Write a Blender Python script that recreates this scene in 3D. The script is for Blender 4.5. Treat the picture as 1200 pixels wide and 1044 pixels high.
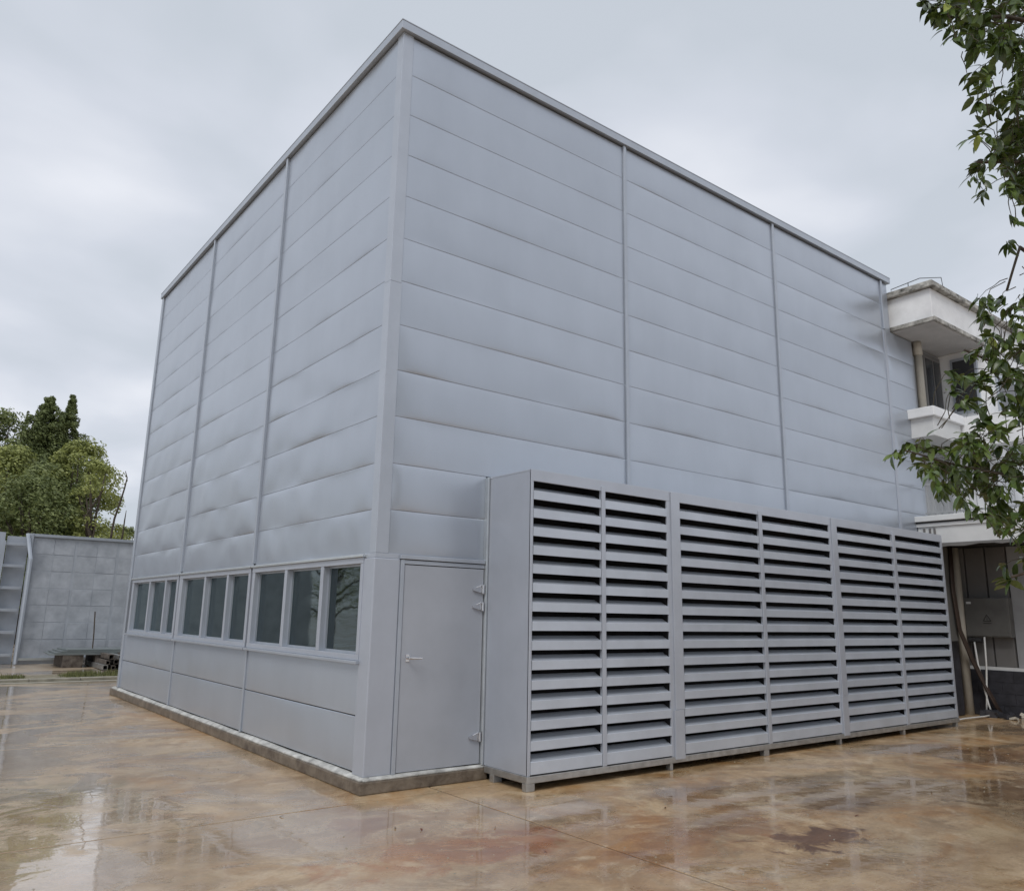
import bpy, math, random
from mathutils import Vector, Matrix
random.seed(7)
scn = bpy.context.scene
for o in list(bpy.data.objects): bpy.data.objects.remove(o)
col = scn.collection
R = math.radians

# ------------------------------------------------------------------ camera
CAM = Vector((-3.634, -6.848, 1.6)); FOC = 923.6
AX = Vector((0.79041903, -0.6122969, 0.01817326))      # picture right
AY = Vector((0.14327368, 0.15594585, -0.97731957))     # picture down
AZ = Vector((0.5955757, 0.77509574, 0.2109886))        # view direction
cd = bpy.data.cameras.new('camera'); cam = bpy.data.objects.new('camera', cd); col.objects.link(cam)
m3 = Matrix((AX, -AY, -AZ)).transposed()
cam.matrix_world = Matrix.Translation(CAM) @ m3.to_4x4()
cd.sensor_fit = 'HORIZONTAL'; cd.sensor_width = 36; cd.lens = 36 * FOC / 1200
cd.clip_start = .05; cd.clip_end = 3000
scn.camera = cam

# ------------------------------------------------------------------ light
SUN_EL, SUN_AZ = R(50), R(236)      # azimuth clockwise from +Y: behind the viewer, to the left
w = bpy.data.worlds.new('World'); scn.world = w; w.use_nodes = True
nt = w.node_tree; nt.nodes.clear()
def N(nt, t, **k):
    n = nt.nodes.new(t)
    for a, b in k.items(): setattr(n, a, b)
    return n
out = N(nt, 'ShaderNodeOutputWorld'); bg = N(nt, 'ShaderNodeBackground'); bg.inputs[1].default_value = 1
sky = N(nt, 'ShaderNodeTexSky'); sky.sky_type = 'NISHITA'; sky.sun_disc = False
sky.sun_elevation = SUN_EL; sky.sun_rotation = SUN_AZ
tc = N(nt, 'ShaderNodeTexCoord'); sep = N(nt, 'ShaderNodeSeparateXYZ'); nt.links.new(tc.outputs['Generated'], sep.inputs[0])
def mth(nt, op, a, b=None, c=None, clamp=False):
    n = N(nt, 'ShaderNodeMath'); n.operation = op; n.use_clamp = clamp
    for i, v in enumerate((a, b, c)):
        if v is None: continue
        if isinstance(v, (int, float)): n.inputs[i].default_value = v
        else: nt.links.new(v, n.inputs[i])
    return n.outputs[0]
zz = mth(nt, 'ADD', mth(nt, 'MAXIMUM', sep.outputs[2], 0), .22)
cx = mth(nt, 'DIVIDE', sep.outputs[0], zz); cy = mth(nt, 'DIVIDE', sep.outputs[1], zz)
cmb = N(nt, 'ShaderNodeCombineXYZ'); nt.links.new(cx, cmb.inputs[0]); nt.links.new(cy, cmb.inputs[1])
n1 = N(nt, 'ShaderNodeTexNoise'); n1.inputs['Scale'].default_value = 2.1; n1.inputs['Detail'].default_value = 5; n1.inputs['Roughness'].default_value = .42; n1.inputs['Distortion'].default_value = .25
nt.links.new(cmb.outputs[0], n1.inputs['Vector'])
n2 = N(nt, 'ShaderNodeTexNoise'); n2.inputs['Scale'].default_value = .62; n2.inputs['Detail'].default_value = 3
nt.links.new(cmb.outputs[0], n2.inputs['Vector'])
mixn = mth(nt, 'ADD', mth(nt, 'MULTIPLY', n1.outputs[0], .55), mth(nt, 'MULTIPLY', n2.outputs[0], .45))
cr = N(nt, 'ShaderNodeValToRGB'); e = cr.color_ramp.elements
e[0].position = .43; e[0].color = (.60, .65, .72, 1)
e[1].position = .59; e[1].color = (.86, .885, .95, 1)
m_ = cr.color_ramp.elements.new(.50); m_.color = (.69, .73, .81, 1)
nt.links.new(mixn, cr.inputs[0])
skm = N(nt, 'ShaderNodeMix'); skm.data_type = 'RGBA'; skm.blend_type = 'MULTIPLY'; skm.inputs[0].default_value = 1
nt.links.new(sky.outputs[0], skm.inputs[6]); skm.inputs[7].default_value = (.1, .1, .1, 1)
sm = N(nt, 'ShaderNodeMix'); sm.data_type = 'RGBA'; sm.inputs[0].default_value = .94
nt.links.new(skm.outputs[2], sm.inputs[6]); nt.links.new(cr.outputs[0], sm.inputs[7])
nt.links.new(sm.outputs[2], bg.inputs[0]); nt.links.new(bg.outputs[0], out.inputs[0])
sd = bpy.data.lights.new('sun', 'SUN'); sd.energy = 1.5; sd.angle = R(25); sd.color = (1, .97, .93)
so = bpy.data.objects.new('sun', sd); col.objects.link(so)
sdir = Vector((math.sin(SUN_AZ) * math.cos(SUN_EL), math.cos(SUN_AZ) * math.cos(SUN_EL), math.sin(SUN_EL)))
so.rotation_euler = sdir.to_track_quat('Z', 'Y').to_euler()
scn.view_settings.view_transform = 'Standard'; scn.view_settings.look = 'None'
scn.view_settings.exposure = 0.0; scn.view_settings.gamma = 1; scn.view_settings.use_curve_mapping = False
scn.render.engine = 'CYCLES'
scn.cycles.max_bounces = 8; scn.cycles.transparent_max_bounces = 16

# ------------------------------------------------------------------ materials
def mat(name, c, rough=.6, metal=0, var=.12, scale=3, c2=None, bump=0, bscale=20, coord='Object', spec=.5, stretch=(1, 1, 1), rvar=.0, rnd=0, bdet=4):
    m = bpy.data.materials.new(name); m.use_nodes = True; t = m.node_tree
    p = t.nodes['Principled BSDF']; p.inputs['Roughness'].default_value = rough; p.inputs['Metallic'].default_value = metal
    p.inputs['Specular IOR Level'].default_value = spec
    if coord == 'Object': v = N(t, 'ShaderNodeTexCoord').outputs['Object']
    else: v = N(t, 'ShaderNodeNewGeometry').outputs['Position']
    mp = N(t, 'ShaderNodeMapping'); mp.inputs['Scale'].default_value = stretch; t.links.new(v, mp.inputs[0]); v = mp.outputs[0]
    n = N(t, 'ShaderNodeTexNoise'); n.inputs['Scale'].default_value = scale; n.inputs['Detail'].default_value = 6; n.inputs['Roughness'].default_value = .6
    t.links.new(v, n.inputs['Vector'])
    r = N(t, 'ShaderNodeValToRGB'); el = r.color_ramp.elements
    el[0].position = .3; el[1].position = .7
    el[0].color = tuple(x * (1 - var) for x in c) + (1,)
    el[1].color = (tuple(c2) if c2 else tuple(min(1, x * (1 + var)) for x in c)) + (1,)
    t.links.new(n.outputs[0], r.inputs[0]); cout = r.outputs[0]
    if rnd:
        oi = N(t, 'ShaderNodeObjectInfo'); h = N(t, 'ShaderNodeHueSaturation')
        t.links.new(mth(t, 'ADD', mth(t, 'MULTIPLY', oi.outputs['Random'], rnd), 1 - rnd / 2), h.inputs['Value'])
        t.links.new(cout, h.inputs['Color']); cout = h.outputs[0]
    t.links.new(cout, p.inputs['Base Color'])
    if rvar:
        t.links.new(mth(t, 'ADD', mth(t, 'MULTIPLY', n.outputs[0], rvar), rough - rvar / 2), p.inputs['Roughness'])
    if bump:
        nb = N(t, 'ShaderNodeTexNoise'); nb.inputs['Scale'].default_value = bscale; nb.inputs['Detail'].default_value = bdet
        t.links.new(v, nb.inputs['Vector'])
        b = N(t, 'ShaderNodeBump'); b.inputs['Strength'].default_value = 1; b.inputs['Distance'].default_value = bump
        t.links.new(nb.outputs[0], b.inputs['Height']); t.links.new(b.outputs[0], p.inputs['Normal'])
    return m
SKIN = mat('painted_steel_sheet', (.43, .468, .525), .31, .60, .045, 1.3, coord='P', bump=.0028, bscale=1.4, rvar=.05, bdet=1, stretch=(1, 1, .45), rnd=.05)
SKINF = mat('painted_steel_corner', (.44, .475, .53), .36, .45, .05, 2.2, coord='P', bump=.0012, bscale=3)
SKINL = mat('painted_steel_flat', (.43, .462, .52), .42, .40, .05, 2.2, coord='P', bump=.0012, bscale=3, rnd=.03)
TRIM = mat('trim_steel', (.41, .445, .495), .36, .5, .06, 4, coord='P')
LOUV = mat('louver_paint', (.46, .49, .545), .36, .42, .05, 3, coord='P', bump=.0006, bscale=8, rnd=.06)
BLADE = mat('blade_paint', (.50, .54, .60), .30, .35, .09, 2, coord='P', bump=.0006, bscale=8, rnd=.06)
LBRT = mat('bare_aluminium', (.62, .65, .66), .3, .8, .08, 6, coord='P')
GALV = mat('galvanised_channel', (.40, .40, .39), .42, .75, .22, 9, coord='P', rvar=.2)
DARK = mat('louver_shade_black', (.012, .012, .014), .9, 0, .2, 5)  # near black, used where shade fills and underlies the housings
BACK = mat('backing_board', (.05, .052, .058), .8, 0, .2, 5)
DOORM = mat('door_paint', (.39, .415, .46), .42, .3, .07, 1.6, coord='P')
CHROME = mat('polished_steel', (.65, .65, .66), .22, 1, .08, 12)
PLINTH = mat('plinth_concrete', (.115, .085, .06), .55, 0, .35, 7, coord='P', bump=.006, bscale=30, c2=(.20, .165, .125))
MORTAR = mat('white_mortar', (.42, .42, .40), .8, 0, .4, 7, coord='P', bump=.005, bscale=30)
INWALL = mat('interior_wall', (.30, .33, .33), .6, 0, .1, 2)
INDARK = mat('machine_dark', (.05, .055, .06), .5, .2, .2, 4)
WHITEC = mat('white_render', (.77, .78, .79), .8, 0, .12, 2.2, coord='P', bump=.003, bscale=18)
MOULD = mat('mouldy_concrete', (.09, .085, .075), .9, 0, .4, 7, coord='P', c2=(.55, .54, .50), bump=.01, bscale=25)
SOFFIT = mat('grey_soffit', (.42, .41, .40), .85, 0, .15, 2, coord='P')
BEIGE = mat('beige_pipe', (.42, .39, .33), .5, 0, .15, 3, coord='P')
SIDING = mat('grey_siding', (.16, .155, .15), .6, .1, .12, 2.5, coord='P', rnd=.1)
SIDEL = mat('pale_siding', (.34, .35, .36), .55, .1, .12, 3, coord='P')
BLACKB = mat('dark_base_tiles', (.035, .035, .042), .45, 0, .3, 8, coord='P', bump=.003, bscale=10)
FASCIA = mat('pale_fascia', (.62, .63, .63), .6, 0, .08, 2.5, coord='P')
BOXM = mat('cabinet_grey', (.14, .138, .13), .5, .2, .12, 5, coord='P')
PVC = mat('white_conduit', (.6, .6, .58), .5, 0, .05, 3)
CABLE = mat('brown_cable', (.04, .025, .018), .6, 0, .3, 8, coord='P')
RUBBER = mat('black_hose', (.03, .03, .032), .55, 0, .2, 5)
FENCE = mat('galvanised_board', (.37, .40, .445), .5, .3, .16, 2.6, coord='P', bump=.003, bscale=2.2, rnd=.10, c2=(.47, .50, .545))
FENCEF = mat('fence_rib', (.38, .41, .455), .5, .3, .1, 3, coord='P')
RUSTS = mat('rusty_steel', (.07, .05, .04), .75, .2, .4, 7, coord='P', c2=(.16, .14, .12))
SHEET = mat('stacked_sheet', (.26, .29, .29), .4, .6, .15, 3, coord='P')
KERB = mat('kerb_concrete', (.27, .25, .2), .7, 0, .25, 5, coord='P', bump=.005, bscale=25)
BARK = mat('bark', (.07, .055, .042), .9, 0, .35, 9, bump=.02, bscale=18)
TWIG = mat('twig', (.06, .05, .03), .8, 0, .3, 9)
CHIMB = mat('window_dark', (.04, .042, .045), .15, 0, .1, 3)
WARN = mat('faded_print', (.035, .033, .03), .6, 0, .1, 3)
RUBBLE = mat('pale_rubble', (.4, .37, .31), .85, 0, .25, 12, coord='P', bump=.008, bscale=30)

def leafmat(name, c, c2, rough=.38, trans=.25):
    m = bpy.data.materials.new(name); m.use_nodes = True; t = m.node_tree
    p = t.nodes['Principled BSDF']; p.inputs['Roughness'].default_value = rough
    g = N(t, 'ShaderNodeNewGeometry'); n = N(t, 'ShaderNodeTexNoise'); n.inputs['Scale'].default_value = 2.3; n.inputs['Detail'].default_value = 4
    t.links.new(g.outputs['Position'], n.inputs['Vector'])
    f = mth(t, 'ADD', mth(t, 'MULTIPLY', g.outputs['Random Per Island'], .6), mth(t, 'MULTIPLY', n.outputs[0], .5), clamp=True)
    r = N(t, 'ShaderNodeValToRGB'); r.color_ramp.elements[0].color = c + (1,); r.color_ramp.elements[1].color = c2 + (1,)
    r.color_ramp.elements[0].position = .15; r.color_ramp.elements[1].position = .95
    t.links.new(f, r.inputs[0]); t.links.new(r.outputs[0], p.inputs['Base Color'])
    tr = N(t, 'ShaderNodeBsdfTranslucent'); t.links.new(r.outputs[0], tr.inputs[0])
    mx = N(t, 'ShaderNodeMixShader'); mx.inputs[0].default_value = trans
    o = t.nodes['Material Output']
    t.links.new(p.outputs[0], mx.inputs[1]); t.links.new(tr.outputs[0], mx.inputs[2]); t.links.new(mx.outputs[0], o.inputs[0])
    return m
LEAF = leafmat('glossy_leaf', (.028, .052, .014), (.15, .21, .045), .28, .18)
LEAFO = mat('glossy_leaf_single', (.035, .065, .018), .28, 0, .3, 6, c2=(.115, .17, .04), rnd=.8)
LEAFY = mat('yellow_leaf', (.22, .26, .03), .4, 0, .2, 6)
LEAFR = mat('fallen_brown_leaf', (.12, .04, .02), .5, 0, .3, 6)
LFAR1 = leafmat('yellow_green_leaf', (.12, .15, .04), (.44, .47, .15), .55, .3)
LFAR2 = leafmat('dark_conifer_leaf', (.065, .09, .03), (.21, .25, .085), .6, .15)
LFAR3 = leafmat('mid_green_leaf', (.075, .105, .035), (.25, .29, .10), .55, .25)
GRASSM = leafmat('grass_blades', (.05, .07, .02), (.24, .24, .09), .6, .2)

def glassmat():
    m = bpy.data.materials.new('window_glass'); m.use_nodes = True; t = m.node_tree; t.nodes.clear()
    o = N(t, 'ShaderNodeOutputMaterial'); mx = N(t, 'ShaderNodeMixShader'); tr = N(t, 'ShaderNodeBsdfTransparent'); gl = N(t, 'ShaderNodeBsdfGlossy')
    tr.inputs[0].default_value = (.27, .34, .35, 1); gl.inputs['Roughness'].default_value = .03; gl.inputs[0].default_value = (.82, .97, .98, 1)
    fr = N(t, 'ShaderNodeFresnel'); fr.inputs[0].default_value = 1.75
    nz = N(t, 'ShaderNodeTexNoise'); nz.inputs['Scale'].default_value = 1.6; g = N(t, 'ShaderNodeNewGeometry'); t.links.new(g.outputs['Position'], nz.inputs['Vector'])
    b = N(t, 'ShaderNodeBump'); b.inputs['Distance'].default_value = .0015; t.links.new(nz.outputs[0], b.inputs['Height']); t.links.new(b.outputs[0], gl.inputs['Normal'])
    t.links.new(fr.outputs[0], mx.inputs[0]); t.links.new(tr.outputs[0], mx.inputs[1]); t.links.new(gl.outputs[0], mx.inputs[2]); t.links.new(mx.outputs[0], o.inputs[0])
    return m
GLASS = glassmat()

def groundmat():
    m = bpy.data.materials.new('wet_stained_concrete'); m.use_nodes = True; t = m.node_tree; L = t.links
    p = t.nodes['Principled BSDF']; pos = N(t, 'ShaderNodeNewGeometry').outputs['Position']
    def noise(s, d=6, r=.6, dist=0, st=(1, 1, 1), off=(0, 0, 0)):
        mp = N(t, 'ShaderNodeMapping'); mp.inputs['Scale'].default_value = st; mp.inputs['Location'].default_value = off; L.new(pos, mp.inputs[0])
        n = N(t, 'ShaderNodeTexNoise'); n.inputs['Scale'].default_value = s; n.inputs['Detail'].default_value = d; n.inputs['Roughness'].default_value = r; n.inputs['Distortion'].default_value = dist
        L.new(mp.outputs[0], n.inputs['Vector']); return n.outputs[0]
    def ramp(v, a, b, c1=(0, 0, 0), c2=(1, 1, 1)):
        r = N(t, 'ShaderNodeValToRGB'); r.color_ramp.elements[0].position = a; r.color_ramp.elements[1].position = b
        r.color_ramp.elements[0].color = tuple(c1) + (1,); r.color_ramp.elements[1].color = tuple(c2) + (1,); L.new(v, r.inputs[0]); return r.outputs[0]
    def mix(f, a, b, mode='MIX'):
        x = N(t, 'ShaderNodeMix'); x.data_type = 'RGBA'; x.blend_type = mode
        for i, v in ((0, f), (6, a), (7, b)):
            if isinstance(v, (int, float)): x.inputs[i].default_value = v
            elif isinstance(v, tuple): x.inputs[i].default_value = v + (1,)
            else: L.new(v, x.inputs[i])
        return x.outputs[2]
    base = mix(ramp(noise(.55, 8, .66, .7), .38, .62), (.40, .27, .15), (.60, .455, .30))
    base = mix(ramp(noise(2.3, 9, .72, .6, off=(3, 1, 0)), .44, .62), base, (.41, .29, .18))
    base = mix(mth(t, 'MULTIPLY', ramp(noise(1.2, 9, .7, 1.0, off=(13, 4, 0)), .52, .62), .5), base, (.60, .47, .30))
    base = mix(mth(t, 'MULTIPLY', ramp(noise(1.7, 9, .72, 1.2, off=(23, 8, 0)), .54, .62), .5), base, (.26, .195, .12))
    # clay coloured stains
    st = mth(t, 'MULTIPLY', ramp(noise(.8, 8, .66, 1.2, off=(7.3, 2, 0)), .51, .62), .6)
    base = mix(st, base, (.40, .21, .08))
    def blob(x, y, rx, ry, amp, off, s=2.5):
        d = N(t, 'ShaderNodeVectorMath'); d.operation = 'SUBTRACT'; L.new(pos, d.inputs[0]); d.inputs[1].default_value = (x, y, 0)
        q = N(t, 'ShaderNodeVectorMath'); q.operation = 'MULTIPLY'; L.new(d.outputs[0], q.inputs[0]); q.inputs[1].default_value = (1 / rx, 1 / ry, 0)
        ln = N(t, 'ShaderNodeVectorMath'); ln.operation = 'LENGTH'; L.new(q.outputs[0], ln.inputs[0])
        f = mth(t, 'SUBTRACT', mth(t, 'ADD', 1, mth(t, 'MULTIPLY', mth(t, 'SUBTRACT', noise(s, 6, .65, .8, off=(off, off, 0)), .5), 4.6)), ln.outputs['Value'])
        return mth(t, 'MULTIPLY', ramp(f, 0.0, .45), amp)
    base = mix(blob(2.15, -3.2, .5, .24, .85, 3, 4), base, (.10, .04, .02))
    base = mix(blob(3.4, -2.6, .5, .28, .6, 5), base, (.17, .095, .045))
    base = mix(blob(-.55, -1.0, .35, .25, .6, 9), base, (.27, .11, .045))
    base = mix(blob(-.15, -1.6, .4, .25, .6, 11), base, (.30, .14, .055))
    base = mix(blob(1.0, -2.3, 1.1, .6, .5, 13, 1.6), base, (.34, .17, .07))
    base = mix(blob(4.3, -1.9, .8, .3, .6, 15), base, (.22, .16, .085))
    base = mix(blob(7.6, -2.5, 1.2, .7, .6, 17), base, (.19, .09, .045))
    base = mix(blob(-.4, -1.9, .8, .35, .65, 51, 3), base, (.36, .14, .05))
    base = mix(blob(1.6, -2.6, 1.0, .3, .6, 53, 3), base, (.26, .12, .05))
    base = mix(blob(5.6, -3.4, 1.2, .4, .7, 41, 3), base, (.16, .085, .04))
    base = mix(blob(3.0, -1.5, .9, .22, .6, 43, 3), base, (.20, .12, .06))
    base = mix(blob(.2, -2.0, .6, .3, .7, 45, 3), base, (.32, .12, .045))
    base = mix(blob(-2.6, 1.6, 1.1, .5, .5, 21), base, (.12, .105, .04))
    base = mix(mth(t, 'MULTIPLY', ramp(noise(1.0, 9, .7, 1.6, (1, 1.3, 1), (31, 3, 0)), .46, .58), .65), base, mix(1.0, base, (.62, .55, .47), 'MULTIPLY'))
    base = mix(mth(t, 'MULTIPLY', ramp(noise(1.4, 9, .72, 1.3, off=(41, 13, 0)), .54, .64), .55), base, (.68, .56, .40))
    # fine grain, specks
    base = mix(mth(t, 'MULTIPLY', ramp(noise(38, 5, .75), .35, .65), .6), base, mix(1.0, base, (.62, .6, .58), 'MULTIPLY'))
    sp = ramp(noise(55, 2, .5, off=(2, 5, 0)), .70, .74)
    base = mix(mth(t, 'MULTIPLY', sp, .6), base, (.07, .05, .035))
    hz = N(t, 'ShaderNodeSeparateXYZ'); L.new(pos, hz.inputs[0])
    lft = mth(t, 'MULTIPLY', mth(t, 'SUBTRACT', .8, hz.outputs[0]), .22, clamp=True)
    base = mix(mth(t, 'MULTIPLY', lft, .6), base, (.43, .355, .27))
    far = mth(t, 'MULTIPLY', mth(t, 'SUBTRACT', hz.outputs[1], 6), .08, clamp=True)
    base = mix(mth(t, 'MULTIPLY', far, .55), base, (.33, .30, .25))
    satm = N(t, 'ShaderNodeHueSaturation'); satm.inputs['Saturation'].default_value = 1.1; satm.inputs['Value'].default_value = 1.1; L.new(base, satm.inputs['Color']); L.new(satm.outputs[0], p.inputs['Base Color'])
    # water film: mostly wet, driest on crowned patches
    wet = mth(t, 'MULTIPLY', ramp(noise(.42, 6, .62, .8, (1, 1.5, 1), (4, 9, 0)), .40, .60), 1.0)
    pud = blob(-3.1, -.9, 1.9, 2.4, 1, 33, 1.1)
    pud2 = blob(-3.4, 5.2, 2.4, 4.5, .95, 37, 1.0)
    wet2 = mth(t, 'MAXIMUM', mth(t, 'MULTIPLY', wet, .9), mth(t, 'MAXIMUM', pud, pud2))
    rg = mth(t, 'SUBTRACT', .44, mth(t, 'MULTIPLY', wet2, .36))
    L.new(mth(t, 'ADD', rg, mth(t, 'MULTIPLY', ramp(noise(6, 5, .6, off=(1, 1, 0)), .4, .7), .06)), p.inputs['Roughness'])
    p.inputs['Specular IOR Level'].default_value = .6
    L.new(mth(t, 'ADD', .4, mth(t, 'MULTIPLY', wet2, .6)), p.inputs['Coat Weight'])
    L.new(mth(t, 'SUBTRACT', .17, mth(t, 'MULTIPLY', wet2, .15)), p.inputs['Coat Roughness']); p.inputs['Coat IOR'].default_value = 1.65
    b = N(t, 'ShaderNodeBump'); b.inputs['Distance'].default_value = 1; 
    hgt = mth(t, 'ADD', mth(t, 'MULTIPLY', noise(1.3, 4, .5, .4, (1, 1, 1)), .012), mth(t, 'MULTIPLY', noise(45, 3, .6), .0022))
    hgt = mth(t, 'MULTIPLY', hgt, mth(t, 'SUBTRACT', 1, mth(t, 'MULTIPLY', wet2, .6)))
    L.new(hgt, b.inputs['Height']); L.new(b.outputs[0], p.inputs['Normal'])
    b2 = N(t, 'ShaderNodeBump'); b2.inputs['Distance'].default_value = 1
    L.new(mth(t, 'MULTIPLY', noise(2.2, 3, .5, .3), .0035), b2.inputs['Height']); L.new(b2.outputs[0], p.inputs['Coat Normal'])
    return m
GROUND = groundmat()

# ------------------------------------------------------------------ helpers
def tag(o, label=None, cat=None, group=None, kind=None):
    if label: o['label'] = label
    if cat: o['category'] = cat
    if group: o['group'] = group
    if kind: o['kind'] = kind
    return o
def wloc(o):
    v = Vector(o.location)
    while o.parent: o = o.parent; v = v + Vector(o.location)
    return v
def empty(name, loc, label, cat, group=None):
    o = bpy.data.objects.new(name, None); col.objects.link(o); o.location = loc; o.empty_display_size = .2
    return tag(o, label, cat, group)
class MB:
    def __init__(s): s.v = []; s.f = []
    def add(s, vs, fs):
        b = len(s.v); s.v += [Vector(v) for v in vs]; s.f += [tuple(b + i for i in f) for f in fs]; return s
    def box(s, x0, x1, y0, y1, z0, z1, rot=None, piv=None):
        vs = [Vector((x, y, z)) for z in (z0, z1) for y in (y0, y1) for x in (x0, x1)]
        if rot:
            pv = Vector(piv) if piv else Vector(((x0 + x1) / 2, (y0 + y1) / 2, (z0 + z1) / 2))
            vs = [pv + rot @ (v - pv) for v in vs]
        return s.add(vs, [(0, 2, 3, 1), (4, 5, 7, 6), (0, 1, 5, 4), (2, 6, 7, 3), (0, 4, 6, 2), (1, 3, 7, 5)])
    def prism(s, poly, axis, a, b):
        """poly of 2d points extruded along axis ('x' -> points are (y,z); 'y' -> (x,z); 'z' -> (x,y))"""
        def P(u, v, t): return {'x': (t, u, v), 'y': (u, t, v), 'z': (u, v, t)}[axis]
        n = len(poly); vs = [P(u, v, a) for u, v in poly] + [P(u, v, b) for u, v in poly]
        fs = [tuple(range(n)), tuple(range(2 * n - 1, n - 1, -1))] + [(i, i + n, (i + 1) % n + n, (i + 1) % n) for i in range(n)]
        return s.add(vs, fs)
    def tube(s, pts, rad, n=8, cap=True):
        pts = [Vector(p) for p in pts]; rs = rad if isinstance(rad, (list, tuple)) else [rad] * len(pts)
        ref = Vector((0, 0, 1)); rings = []; b = len(s.v)
        for i, p in enumerate(pts):
            d = (pts[min(i + 1, len(pts) - 1)] - pts[max(i - 1, 0)]).normalized()
            if abs(d.dot(ref)) > .95: ref = Vector((1, 0, 0))
            u = d.cross(ref).normalized(); q = d.cross(u)
            for k in range(n):
                a = 2 * math.pi * k / n; s.v.append(p + (u * math.cos(a) + q * math.sin(a)) * rs[i])
        for i in range(len(pts) - 1):
            for k in range(n):
                a = b + i * n + k; c = b + i * n + (k + 1) % n; s.f.append((a, a + n, c + n, c))
        if cap:
            s.f.append(tuple(b + k for k in range(n))); e_ = b + (len(pts) - 1) * n; s.f.append(tuple(e_ + k for k in range(n - 1, -1, -1)))
        return s
    def build(s, name, m, parent=None, org=None, smooth=False, bevel=0, label=None):
        xs = [v.x for v in s.v]; ys = [v.y for v in s.v]; zs = [v.z for v in s.v]
        o_ = Vector(org) if org is not None else Vector(((min(xs) + max(xs)) / 2, (min(ys) + max(ys)) / 2, min(zs)))
        me = bpy.data.meshes.new(name); me.from_pydata([tuple(v - o_) for v in s.v], [], s.f); me.materials.append(m)
        import bmesh
        if not smooth or len(s.f) < 4000:
            bm = bmesh.new(); bm.from_mesh(me)
            if smooth != 'open': bmesh.ops.recalc_face_normals(bm, faces=bm.faces)
            bm.to_mesh(me); bm.free()
        if smooth: me.polygons.foreach_set('use_smooth', [True] * len(me.polygons))
        me.update()
        o = bpy.data.objects.new(name, me); col.objects.link(o)
        if parent: o.parent = parent; o.location = o_ - wloc(parent)
        else: o.location = o_
        if bevel:
            b = o.modifiers.new('bevel', 'BEVEL'); b.width = bevel; b.segments = 2; b.limit_method = 'ANGLE'
        if label: o['label'] = label
        return o
def share(o, parent, world):
    c = o.copy(); col.objects.link(c); c.parent = parent; c.location = Vector(world) - (wloc(parent) if parent else Vector()); return c
def at(px, py, d): return CAM + (AX * ((px - 600) / FOC) + AY * ((py - 522) / FOC) + AZ) * d   # d = distance along view axis
def Bx(*a, **k): return MB().box(*a, **k)

# ------------------------------------------------------------------ ground
g = MB(); g.add([(-400, -400, -.09), (500, -400, -.09), (500, 900, -.09), (-400, 900, -.09)], [(0, 1, 2, 3)])
tag(g.build('ground', GROUND, org=(0, 0, -.09)), kind='structure')
yard = MB().box(-23.3, 30.6, -22.8, 13.2, -.085, -.005).build('yard', BLACKB); tag(yard, kind='structure')
slabmesh = {}
def slab(x0, x1, y0, y1):
    key = (round(x1 - x0, 3), round(y1 - y0, 3)); gp = .009
    cx_, cy_ = (x0 + x1) / 2, (y0 + y1) / 2
    if key not in slabmesh:
        slabmesh[key] = Bx(x0 + gp, x1 - gp, y0 + gp, y1 - gp, -.06, 0).build('slab', GROUND, yard, org=(cx_, cy_, 0), bevel=.002)
    else: share(slabmesh[key], yard, (cx_, cy_, 0))
xs = [.66 + 6 * k for k in range(-4, 6)]; ys = [-.3 + 4.5 * k for k in range(-5, 4)]
for i in range(len(xs) - 1):
    for j in range(len(ys) - 1): slab(xs[i], xs[i + 1], ys[j], ys[j + 1])
# far side: kerb stones, grass, back yard
ky = lambda x: 13.62 + (x + 1.7) * .03
kr = Bx(-24, 12, 13.21, 14.25, -.088, .012).build('path_edge', KERB); tag(kr, kind='structure')
km = None
for k in range(26):
    x = -19 + k * 1.0
    if km is None: km = Bx(x, x + .985, 13.55, 13.80, .013, .07).build('kerb_stone', KERB, kr, bevel=.008)
    else: share(km, kr, (x + .4925, 13.675 + random.uniform(-.008, .008), .013 + random.uniform(-.004, .006)))
bk = Bx(-60, 40, 15.6, 60, -.088, -.004).build('back_yard', GROUND); tag(bk, kind='structure')
so_ = Bx(-60, 40, 14.26, 15.59, -.088, .008).build('soil_strip', mat('wet_soil', (.16, .135, .09), .8, 0, .35, 6, coord='P', c2=(.30, .27, .19), bump=.02, bscale=12)); tag(so_, kind='structure')
gr = MB(); rnd = random.Random(3)
for k in range(22000):
    x = rnd.uniform(-9, 3.2); y = rnd.gauss(14.85, .28)
    cl = math.sin(x * 2.3) + math.sin(x * 5.1 + 1) * .7 + math.sin(y * 3) * .3
    if cl + rnd.uniform(-1.1, .9) < .25: continue
    h = rnd.uniform(.03, .13) * (1.2 if cl > .6 else .8); a = rnd.uniform(0, 6.28); wd = rnd.uniform(.006, .014)
    dx, dy = math.cos(a) * wd, math.sin(a) * wd; lx, ly = rnd.uniform(-.05, .05), rnd.uniform(-.05, .05)
    gr.add([(x - dx, y - dy, .005), (x + dx, y + dy, .005), (x + lx, y + ly, h)], [(0, 1, 2)])
tag(gr.build('grass', GRASSM, smooth='open', org=(0, 15, 0)), 'strip of short weeds growing behind the kerb stones', 'grass', kind='stuff')

# ------------------------------------------------------------------ main building
TOP = 8.06
bld = empty('steel_clad_building', (0, 0, 0), 'tall grey soundproof enclosure clad in horizontal steel sheets with a flat parapet', 'building')
PX = [0, 3.47, 6.90, 10.36]; PYV = [0, 3.25, 6.50, 9.86]
SEAM = [7.93, 7.46, 6.965, 6.475, 5.985, 5.495, 5.01, 4.525, 4.035, 3.55, 3.065, 2.60, 2.13]
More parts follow.
